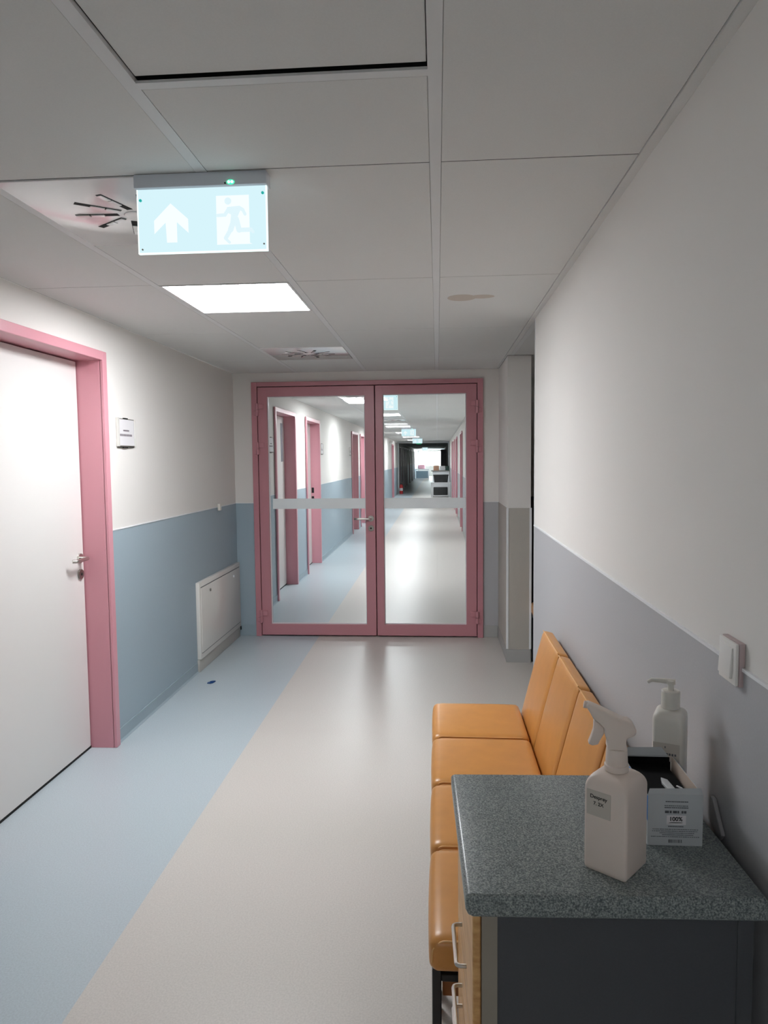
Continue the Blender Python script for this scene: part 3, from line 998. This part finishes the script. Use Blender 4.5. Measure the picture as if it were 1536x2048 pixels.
# ================================================================== RIGHT WALL SWITCH
sw = thing('light_switch', 'white rocker light switch on the right wall across the dado line', 'light switch', (XR - 0.0065, 1.339, 1.200))
MB().box(-0.004, 0.006, -0.039, 0.039, -0.039, 0.039, 0.001).build('surface_box', M['switch_side'], sw)
MB().box(-0.0105, -0.004, -0.038, 0.038, -0.038, 0.038, 0.0025).build('cover_frame', M['switch'], sw)
MB().box(-0.0150, -0.009, -0.027, 0.027, -0.028, 0.028, 0.002, mtx=Matrix.Rotation(0.06, 4, 'Y')).build('rocker', M['switch'], sw)

# ================================================================== WAITING CHAIRS
CW = 0.404
SX0, SX1, SZ = -0.022, 0.362, 0.462
def make_chair(label):
    """origin on the floor at the middle of the chair width; the chair faces -x"""
    r = thing('waiting_chair', label, 'chair', (0, 0, 0), group='tan vinyl waiting chairs along the right wall')
    dx = SX1 - SX0
    mb = MB().pad(dx, CW, 0.082, 0.022, 0.010, belly=0.006, mtx=Matrix.Translation((dx / 2 + SX0, 0, SZ - 0.041)))
    st = mb.build('seat', M['vinyl'], r, smooth=60)
    pip = MB()
    for s in (-1, 1):
        yy = s * (CW / 2 - 0.006)
        pip.tube([(SX0 + 0.004, yy, SZ - 0.055), (SX0 + 0.006, yy, SZ - 0.022), (SX0 + 0.026, yy, SZ - 0.003), (SX1 - 0.03, yy, SZ - 0.0045)], 0.0022, 6, 0.012)
    pip.build('piping', M['vinyl_edge'], st)
    tl = math.atan2(0.1035, 0.407)
    # back leans from just behind the seat to the wall
    h = 0.42
    mt = Matrix.Translation((0.3645, 0, 0.395)) @ Matrix.Rotation(tl, 4, 'Y') @ Matrix.Translation((0.024, 0, h / 2)) @ Matrix.Rotation(-PI / 2, 4, 'Y')
    bk = MB().pad(h, CW, 0.048, 0.013, 0.006, mtx=mt).build('backrest', M['vinyl'], r, smooth=60)
    pip = MB()
    m3 = Matrix.Translation((0.3645, 0, 0.395)) @ Matrix.Rotation(tl, 4, 'Y')
    pip.tube([m3 @ Vector((0.001, s, h - 0.002)) for s in (-CW / 2 + 0.008, -CW / 4, 0, CW / 4, CW / 2 - 0.008)], 0.0022, 6)
    pip.build('piping', M['vinyl_edge'], bk)
    # steel frame
    lw = 0.011
    for s in (-1, 1):
        y_ = s * (CW / 2 - 0.030)
        MB().box(-0.018, 0.004, y_ - lw, y_ + lw, 0.004, 0.3795, 0.002, 1).build('leg', M['black_metal'], r, smooth=0)
        MB().prism([(0.395, 0.004), (0.417, 0.004), (0.400, 0.3795), (0.378, 0.3795)], 'y', y_ - lw, y_ + lw).build('leg', M['black_metal'], r, smooth=0)
        MB().box(0.004, 0.382, y_ - lw, y_ + lw, 0.350, 0.367, 0.002, 1).build('side_rail', M['black_metal'], r, smooth=0)
    MB().box(-0.018, 0.004, -CW / 2 + 0.041, CW / 2 - 0.041, 0.357, 0.3795).box(0.34, 0.36, -CW / 2 + 0.041, CW / 2 - 0.041, 0.357, 0.3795).build('seat_frame', M['black_metal'], r, smooth=0)
    part_label(MB().box(0.006, 0.378, -0.150, -0.132, 0.290, 0.352, 0.003).build('apron', M['vinyl_under'], r), 'brown board under the seat')
    return r
CHY = [3.045, 2.630, 2.215, 1.802]
cl = ['tan vinyl waiting chair farthest from the cabinet, nearest the double door',
      'second tan vinyl waiting chair from the far end of the row',
      'third tan vinyl waiting chair from the far end, its back behind the spray nozzle',
      'tan vinyl waiting chair at the near end, tucked behind the cabinet']
ch0 = make_chair(cl[0])
ch0.location = (0, CHY[0], 0)
for y_, l_ in zip(CHY[1:], cl[1:]):
    dup(ch0, (0, y_, 0), label=l_)
c5 = dup(ch0, (0.735, 5.40, 0), -PI / 2 * 0, label='tan vinyl chair glimpsed in the dark slit beside the pier')
del c5['group']

# ================================================================== CABINET
TZ = 0.88
cb = thing('drawer_cabinet', 'dark drawer cabinet with beech front and speckled grey top at lower right', 'cabinet', (0.27, 1.34, 0), 0.033)
CO = Vector((0.27, 1.34, 0))
def cpart(mb, name, m, parent=None, smooth=35):
    for v in mb.bm.verts:
        v.co -= CO
    return mb.build(name, m, parent or cb, smooth)
mb = MB().prism([(0.034, TZ - 0.006), (0.036, TZ - 0.0025), (0.042, TZ), (0.502, TZ), (0.506, TZ - 0.006), (0.506, TZ - 0.038), (0.046, TZ - 0.038), (0.038, TZ - 0.034), (0.034, TZ - 0.026)], 'y', 1.118, 1.560)
bmesh.ops.bevel(mb.bm, geom=[e for e in mb.bm.edges if abs(e.verts[0].co.y - 1.118) < 1e-5 and abs(e.verts[1].co.y - 1.118) < 1e-5], offset=0.006, segments=3, affect='EDGES', profile=0.5)
part_label(cpart(mb, 'worktop', M['granite'], smooth=60), 'speckled grey laminate top with rounded edge')
CZ = TZ - 0.0385
mb = MB().box(0.066, 0.490, 1.136, 1.545, 0.03, CZ)
part_label(cpart(mb, 'body', M['cab_side'], smooth=0), 'anthracite carcass')
mb = MB().box(0.0615, 0.086, 1.1335, 1.1365, 0.03, CZ)
part_label(cpart(mb, 'edge_strip', M['cab_edge'], smooth=0), 'beige strip at the front corner')
mb = MB().box(0.466, 0.4905, 1.1335, 1.1365, 0.03, CZ)
part_label(cpart(mb, 'rear_strip', M['cab_side'], smooth=0), 'dark strip at the rear corner')
mb = MB().box(0.0612, 0.068, 1.1345, 1.5455, 0.03, CZ)
part_label(cpart(mb, 'front_frame', M['cab_edge'], smooth=0), 'beige frame behind the drawer fronts')
dz = [(0.570, 0.832, 0.640), (0.492, 0.567, 0.512), (0.290, 0.489, 0.468), (0.050, 0.287, 0.250)]
for z0, z1, hz in dz:
    d = cpart(MB().box(0.047, 0.0605, 1.142, 1.538, z0, z1, 0.002, 1), 'drawer', M['wood'], smooth=0)
    hmb = MB().tube([(0.049, 1.285, hz), (0.029, 1.285, hz), (0.029, 1.405, hz), (0.049, 1.405, hz)], 0.0040, 10, 0.012)
    for v in hmb.bm.verts:
        v.co -= CO
    part_label(hmb.build('drawer_handle', M['steel'], d), 'brushed steel bow handle')
for fx in (0.085, 0.47):
    for fy in (1.155, 1.525):
        cpart(MB().lathe([(0.018, 0.0), (0.018, 0.03)], fx, fy, 14), 'foot', M['black_metal'])

# ================================================================== SPRAY BOTTLE
def rsq(w_, d_, r, z, n=6):
    """rounded rectangle ring"""
    out = []
    for q, (sx, sy) in enumerate(((1, 1), (-1, 1), (-1, -1), (1, -1))):
        for k in range(n + 1):
            a = q * PI / 2 + k / n * PI / 2
            out.append((sx * (w_ / 2 - r) + r * math.cos(a), sy * (d_ / 2 - r) + r * math.sin(a), z))
    return out
def bottle_body(w_, d_, h, neck_r, hs, r=0.008):
    S = [rsq(w_ - 0.006, d_ - 0.006, r - 0.002, 0.0), rsq(w_ - 0.001, d_ - 0.001, r, 0.0035), rsq(w_, d_, r, 0.008), rsq(w_, d_, r, hs - 0.004)]
    for k in range(1, 10):
        t = k / 9
        s = math.sin(t * PI / 2)
        c = 1 - math.cos(t * PI / 2)
        ww = w_ + (2 * neck_r - w_) * c
        dd_ = d_ + (2 * neck_r - d_) * c
        S.append(rsq(ww, dd_, r + (neck_r * 0.999 - r) * c, hs - 0.004 + (h - hs + 0.004) * s))
    return MB().loft(S)
ROT = math.radians(-39)
BX, BY = 0.297, 1.209
bt = thing('spray_bottle', 'white square trigger spray bottle at the front of the cabinet top', 'spray bottle', (BX, BY, TZ + 0.0004), ROT)
bottle_body(0.076, 0.081, 0.166, 0.0172, 0.144, 0.006).build('bottle_body', M['plastic'], bt, smooth=40)
MB().lathe([(0.0170, 0.1655), (0.0195, 0.167), (0.0200, 0.176), (0.0185, 0.1775)]).build('neck_ring', M['plastic'], bt)
MB().lathe([(0.0178, 0.1775), (0.0182, 0.179), (0.0170, 0.2030), (0.0160, 0.2045)]).build('collar', M['plastic'], bt)
# the head is drawn in picture-like units and turned back so that it points to the corridor
HK = 0.000211
def hp_(x, y):
    return ((x - 385) * HK, 0.2035 - (y - 715) * HK * 0.985)
TURN = Matrix.Rotation(-ROT + math.radians(-6), 4, 'Z')
hd = MB().prism([hp_(*p) for p in ((305, 716), (308, 650), (285, 590), (283, 540), (245, 500), (200, 470), (165, 405), (138, 366), (158, 345), (285, 396), (425, 466), (468, 468), (505, 500), (526, 545), (520, 580), (495, 598), (458, 612), (448, 650), (464, 716))], 'y', -0.0135, 0.0135, 0.0035, TURN)
head = hd.build('spray_head', M['plastic'], bt, smooth=45)
MB().prism([hp_(*p) for p in ((206, 486), (204, 560), (186, 620), (163, 680), (196, 694), (238, 684), (258, 640), (284, 592), (282, 545), (246, 505))], 'y', -0.0075, 0.0075, 0.002, TURN).build('trigger', M['plastic'], head, smooth=45)
MB().tube([TURN @ Vector((hp_(152, 356)[0], 0, hp_(152, 370)[1])), TURN @ Vector((hp_(138, 352)[0] - 0.002, 0, hp_(138, 366)[1]))], 0.006, 14).build('nozzle', M['plastic'], head)
lab = MB().box(-0.032, 0.010, -0.0412, -0.0404, 0.096, 0.139).build('label_sticker', M['label'], bt, smooth=0)
def lab_text(t, size, x, z, parent, m='ink', bold=0.0):
    return text_mesh(t, size, M[m], parent, Matrix.Translation((x, -0.0413, z)) @ Matrix.Rotation(PI / 2, 4, 'X'), 'lettering', bold=bold)
lab_text('Desprey', 0.0088, -0.011, 0.1285, lab, bold=0.0001)
lab_text('7. 2X', 0.0082, -0.011, 0.1175, lab, bold=0.0001)

# ================================================================== PUMP BOTTLE
pb = thing('pump_bottle', 'milky white pump bottle standing behind the carton against the wall', 'pump bottle', (0.4685, 1.478, TZ + 0.0004), math.radians(-24))
bottle_body(0.062, 0.062, 0.182, 0.0172, 0.165, 0.010).build('bottle_body', M['plastic2'], pb, smooth=40)
MB().lathe([(0.0165, 0.1815), (0.0180, 0.183), (0.0180, 0.2165), (0.0165, 0.218)]).build('collar', M['plastic2'], pb)
MB().lathe([(0.0060, 0.2175), (0.0060, 0.2300), (0.0085, 0.2310), (0.0085, 0.2375), (0.0060, 0.2390)]).build('pump_stem', M['plastic2'], pb)
MB().tube([(0.008, 0, 0.2350), (-0.010, 0, 0.2355), (-0.036, 0, 0.2345), (-0.044, 0, 0.2290)], [0.006, 0.0055, 0.0042, 0.0035], 12).build('spout', M['plastic2'], pb)
pl = MB().box(-0.028, 0.022, -0.0317, -0.0311, 0.082, 0.118).build('label_sticker', M['label'], pb, smooth=0)
mb = MB()
for k in range(8):
    mb.box(-0.024 + 0.0052 * k, -0.0205 + 0.0052 * k, -0.0319, -0.0316, 0.094, 0.0985)
mb.box(-0.006, -0.004, -0.0319, -0.0316, 0.108, 0.112)
mb.build('printed_lines', M['ink_soft'], pl, smooth=0)

# ================================================================== CARTON
bw, bl_, bh = 0.095, 0.172, 0.094
ct = thing('carton', 'open white printed carton with black inside beside the spray bottle', 'carton', (0.417, 1.278, TZ + 0.0004))
t = 0.0012
mb = MB()
mb.box(-bw / 2, bw / 2, 0, t, 0, bh).box(-bw / 2, bw / 2, bl_ - t, bl_, 0, bh).box(-bw / 2, bw / 2, t, bl_ - t, 0, t)
mb.box(bw / 2 - t, bw / 2, t, bl_ - t, t, bh)
mb.build('carton_shell', M['carton'], ct, smooth=0)
part_label(MB().box(-bw / 2, -bw / 2 + t, t, bl_ - t, t, bh - 0.004).build('carton_side', M['carton'], ct, smooth=0), 'left side of the carton')
part_label(MB().box(-bw / 2 - 0.0004, -bw / 2, 0.0005, bl_ - 0.004, 0.045, bh - 0.004).build('blue_print', M['carton_blue'], ct, smooth=0), 'blue print on the left side')
part_label(MB().box(bw / 2 - t - 0.0006, bw / 2 - t, t, bl_ - t, 0.04, bh - 0.0005).build('bare_inside', M['carton_in'], ct, smooth=0), 'bare cardboard inside face')
part_label(MB().prism([(-bw / 2, bh), (bw / 2, bh), (bw / 2 - 0.002, bh + 0.011), (-bw / 2 + 0.004, bh + 0.009)], 'y', 0.0004, 0.0014, 0, Matrix.Translation((0, 0.0, 0)) @ Matrix.Translation((0, 0, bh)) @ Matrix.Rotation(-0.55, 4, 'X') @ Matrix.Translation((0, 0, -bh))).build('front_flap', M['carton'], ct, smooth=0), 'short upright flap at the front')
part_label(MB().prism([(-bw / 2, bh), (bw / 2, bh), (bw / 2 - 0.004, bh + 0.016), (-bw / 2 + 0.004, bh + 0.014)], 'y', bl_ - 0.0014, bl_ - 0.0004, 0, Matrix.Translation((0, bl_, bh)) @ Matrix.Rotation(-0.35, 4, 'X') @ Matrix.Translation((0, -bl_, -bh))).build('rear_flap', M['carton'], ct, smooth=0), 'pale flap at the back')
mb = MB().box(-bw / 2 + t, bw / 2 - 0.012, t + 0.001, bl_ - t - 0.001, 0.010, bh - 0.018)
mb.box(-bw / 2 + t, bw / 2 - t - 0.001, bl_ - t - 0.0012, bl_ - t - 0.0002, 0.01, bh - 0.003)
mb.box(-bw / 2 + t, -bw / 2 + t + 0.0008, t, bl_ - t, 0.01, bh - 0.004)
part_label(mb.build('black_lining', M['box_dark'], ct, smooth=0), 'black contents and lining')
mb = MB().prism([(0.006, 0.002), (0.020, 0.002), (0.014, 0.090), (0.004, 0.100), (0.000, 0.080), (0.004, 0.040)], 'z', bh - 0.020, bh - 0.013, 0.0015)
part_label(mb.build('clear_film', M['clear_film'], ct), 'shiny crumpled film in the opening')
part_label(MB().tube([(0.034, 0.010, bh - 0.012), (0.026, 0.050, bh - 0.011), (0.022, 0.062, bh - 0.013)], 0.0016, 8).build('white_edge', M['paper'], ct), 'thin white edge in the opening')
fz = lambda px_, py_: ((px_ - 760) / 1030 * bw, bh - (py_ - 215) / 1060 * bh)       # drawing of the printed face
pr_ = MB()
def line(x0, x1, y0, y1, n, gap=0.22):
    wd = (x1 - x0) / n
    for k in range(n):
        a = fz(x0 + k * wd, y1)
        b = fz(x0 + (k + 1 - gap * random.uniform(0.4, 1.5)) * wd, y0)
        pr_.box(a[0], b[0], -0.0003, 0.0001, a[1], b[1])
line(575, 1000, 358, 378, 12)
line(555, 1000, 445, 460, 12)
line(555, 1010, 482, 500, 13)
line(630, 920, 868, 888, 10)
for q, (x0, x1) in enumerate(((340, 1200), (330, 1190), (470, 1120), (520, 1110), (310, 1220))):
    line(x0, x1, 932 + 38 * q, 945 + 38 * q, 26, 0.3)
line(650, 900, 790, 806, 9)
pr_.build('printed_lines', M['ink_soft'], ct, smooth=0)
ic = MB()
for x0, x1 in ((565, 640), (655, 690), (715, 790), (800, 830), (875, 910), (920, 965)):
    a, b = fz(x0, 605), fz(x1, 555)
    ic.box(a[0], b[0], -0.0003, 0.0001, a[1], b[1], 0.0)
for x0 in range(640, 900, 26):
    a, b = fz(x0, 1215), fz(x0 + random.choice((9, 14, 18)), 1150)
    ic.box(a[0], b[0], -0.0003, 0.0001, a[1], b[1])
ic.build('printed_symbols', M['ink_soft'], ct, smooth=0)
a, b = fz(600, 840), fz(960, 650)
MB().box(a[0], b[0], -0.0003, 0.0001, a[1], b[1]).build('pale_patch', M['paper'], ct, smooth=0)
c = fz(770, 725)
text_mesh('100%', 0.0105, M['ink'], ct, Matrix.Translation((c[0], -0.0005, c[1])) @ Matrix.Rotation(PI / 2, 4, 'X'), bold=0.0002)

# small grey rounded plate between the cabinet top and the wall
tg = MB().prism([(1.352, 0.862), (1.362, 0.872), (1.400, 0.912), (1.412, 0.912), (1.418, 0.900), (1.406, 0.862), (1.384, 0.842), (1.366, 0.846)], 'x', 0.5255, 0.5335, 0.002)
tg = tg.build('grey_plate', mat('plate_grey', (150, 150, 152), 0.5))
tag(tg, 'small grey rounded plate between the cabinet top and the right wall', 'tag')

# ================================================================== FAR CORRIDOR FURNITURE
ds = thing('side_table', 'white side table far down the corridor by the right wall', 'table', (0.14, 29.9, 0))
MB().box(-0.41, 0.385, -0.30, 0.30, 0.53, 0.60).build('tabletop', M['white_f'], ds, smooth=0)
for sx in (-0.37, 0.345):
    for sy in (-0.26, 0.26):
        MB().box(sx - 0.035, sx + 0.035, sy - 0.035, sy + 0.035, 0, 0.53).build('leg', M['white_f'], ds, smooth=0)
MB().box(-0.335, 0.31, -0.22, 0.22, 0.05, 0.08).build('shelf', M['white_f'], ds, smooth=0)
bn = MB().box(-0.29, 0.29, -0.18, 0.18, 0.0, 0.32, 0.02)
bn = bn.build('storage_crate', M['blackbin'])
bn.location = (0.125, 29.9, 0.081)
tag(bn, 'black crate on the lower shelf of the far white table', 'crate')
bn2 = thing('storage_bin', 'black tapered bin standing on top of the far white table', 'bin', (0.14, 29.9, 0.6005))
MB().loft([rsq(0.54, 0.40, 0.03, 0.0), rsq(0.60, 0.46, 0.03, 0.27)]).build('bin_body', M['blackbin'], bn2)
MB().loft([rsq(0.63, 0.48, 0.03, 0.271), rsq(0.63, 0.48, 0.03, 0.31)]).build('bin_rim', M['blackbin'], bn2)
ct2 = thing('counter', 'white counter unit behind the far white table', 'counter', (0.15, 32.0, 0))
MB().box(-0.36, 0.37, -0.4, 0.4, 0.0, 1.02).build('counter_body', M['white_f'], ct2, smooth=0)
MB().box(-0.42, 0.375, -0.45, 0.45, 1.02, 1.05).build('counter_top', M['dull_steel'], ct2, smooth=0)
o = MB().box(-0.12, 0.12, -0.1, 0.1, 0, 0.22, 0.004).build('cardboard_box', M['cardboard'])
o.location = (-0.05, 32.1, 1.0505)
tag(o, 'brown cardboard box on the far white counter', 'box')
o = MB().box(-0.12, 0.12, -0.1, 0.1, 0, 0.19, 0.01).build('paper_carton', M['white_f'])
o.location = (0.22, 32.1, 1.0505)
tag(o, 'white box right of the cardboard box on the far counter', 'box')
o = MB().box(-0.07, 0.07, -0.06, 0.06, 0, 0.19, 0.006).build('green_case', M['screen'])
o.location = (0.43, 31.75, 1.0505)
tag(o, 'dark green case at the right end of the far counter', 'case')

fe = thing('fire_extinguisher', 'small red fire extinguisher on the floor at the dark section corner', 'fire extinguisher', (XL + 0.16, 32.7, 0))
MB().lathe([(0.075, 0.0), (0.078, 0.02), (0.078, 0.36), (0.05, 0.41), (0.022, 0.43)]).build('cylinder', M['red'], fe)
MB().lathe([(0.080, 0.14), (0.080, 0.26)]).build('label_band', M['paper'], fe)
MB().box(-0.02, 0.02, -0.06, 0.03, 0.43, 0.50, 0.005).build('valve', M['black_metal'], fe)
MB().tube([(0.03, 0, 0.46), (0.09, 0, 0.42), (0.095, 0, 0.12)], 0.010, 8, 0.03).build('hose', M['black_metal'], fe)

fb2 = thing('bench_table', 'white table near the far window on the left', 'table', (-1.2, 58.0, 0))
MB().box(-0.55, 0.55, -0.4, 0.4, 0.70, 0.76).build('tabletop', M['white_f'], fb2, smooth=0)
for sx in (-0.5, 0.5):
    for sy in (-0.35, 0.35):
        MB().box(sx - 0.03, sx + 0.03, sy - 0.03, sy + 0.03, 0, 0.70).build('leg', M['white_f'], fb2, smooth=0)
MB().box(-0.46, 0.46, -0.3, 0.3, 0.02, 0.60).build('drawer_block', M['greybox'], fb2, smooth=0)
o = MB().pad(0.6, 0.4, 0.30, 0.12, 0.04).build('folded_cloth', M['pinkcloth'])
o.location = (-1.25, 58.0, 0.912)
tag(o, 'soft pink bundle on the white table near the far window', 'cloth bundle')

# dark cabinet and curtain on the right of the unlit end
o = thing('wall_cabinet', 'tall dark cabinet high on the right wall of the unlit end', 'cabinet', (XR - 0.004, 44.0, 0))
MB().box(-0.32, 0.0, -1.2, 1.2, 1.02, 2.10, 0.01).build('cabinet_body', M['blackbin'], o, smooth=0)
MB().box(-0.335, -0.32, -1.18, -0.01, 1.04, 2.08).box(-0.335, -0.32, 0.01, 1.18, 1.04, 2.08).build('cabinet_door', M['blackbin'], o, smooth=0)
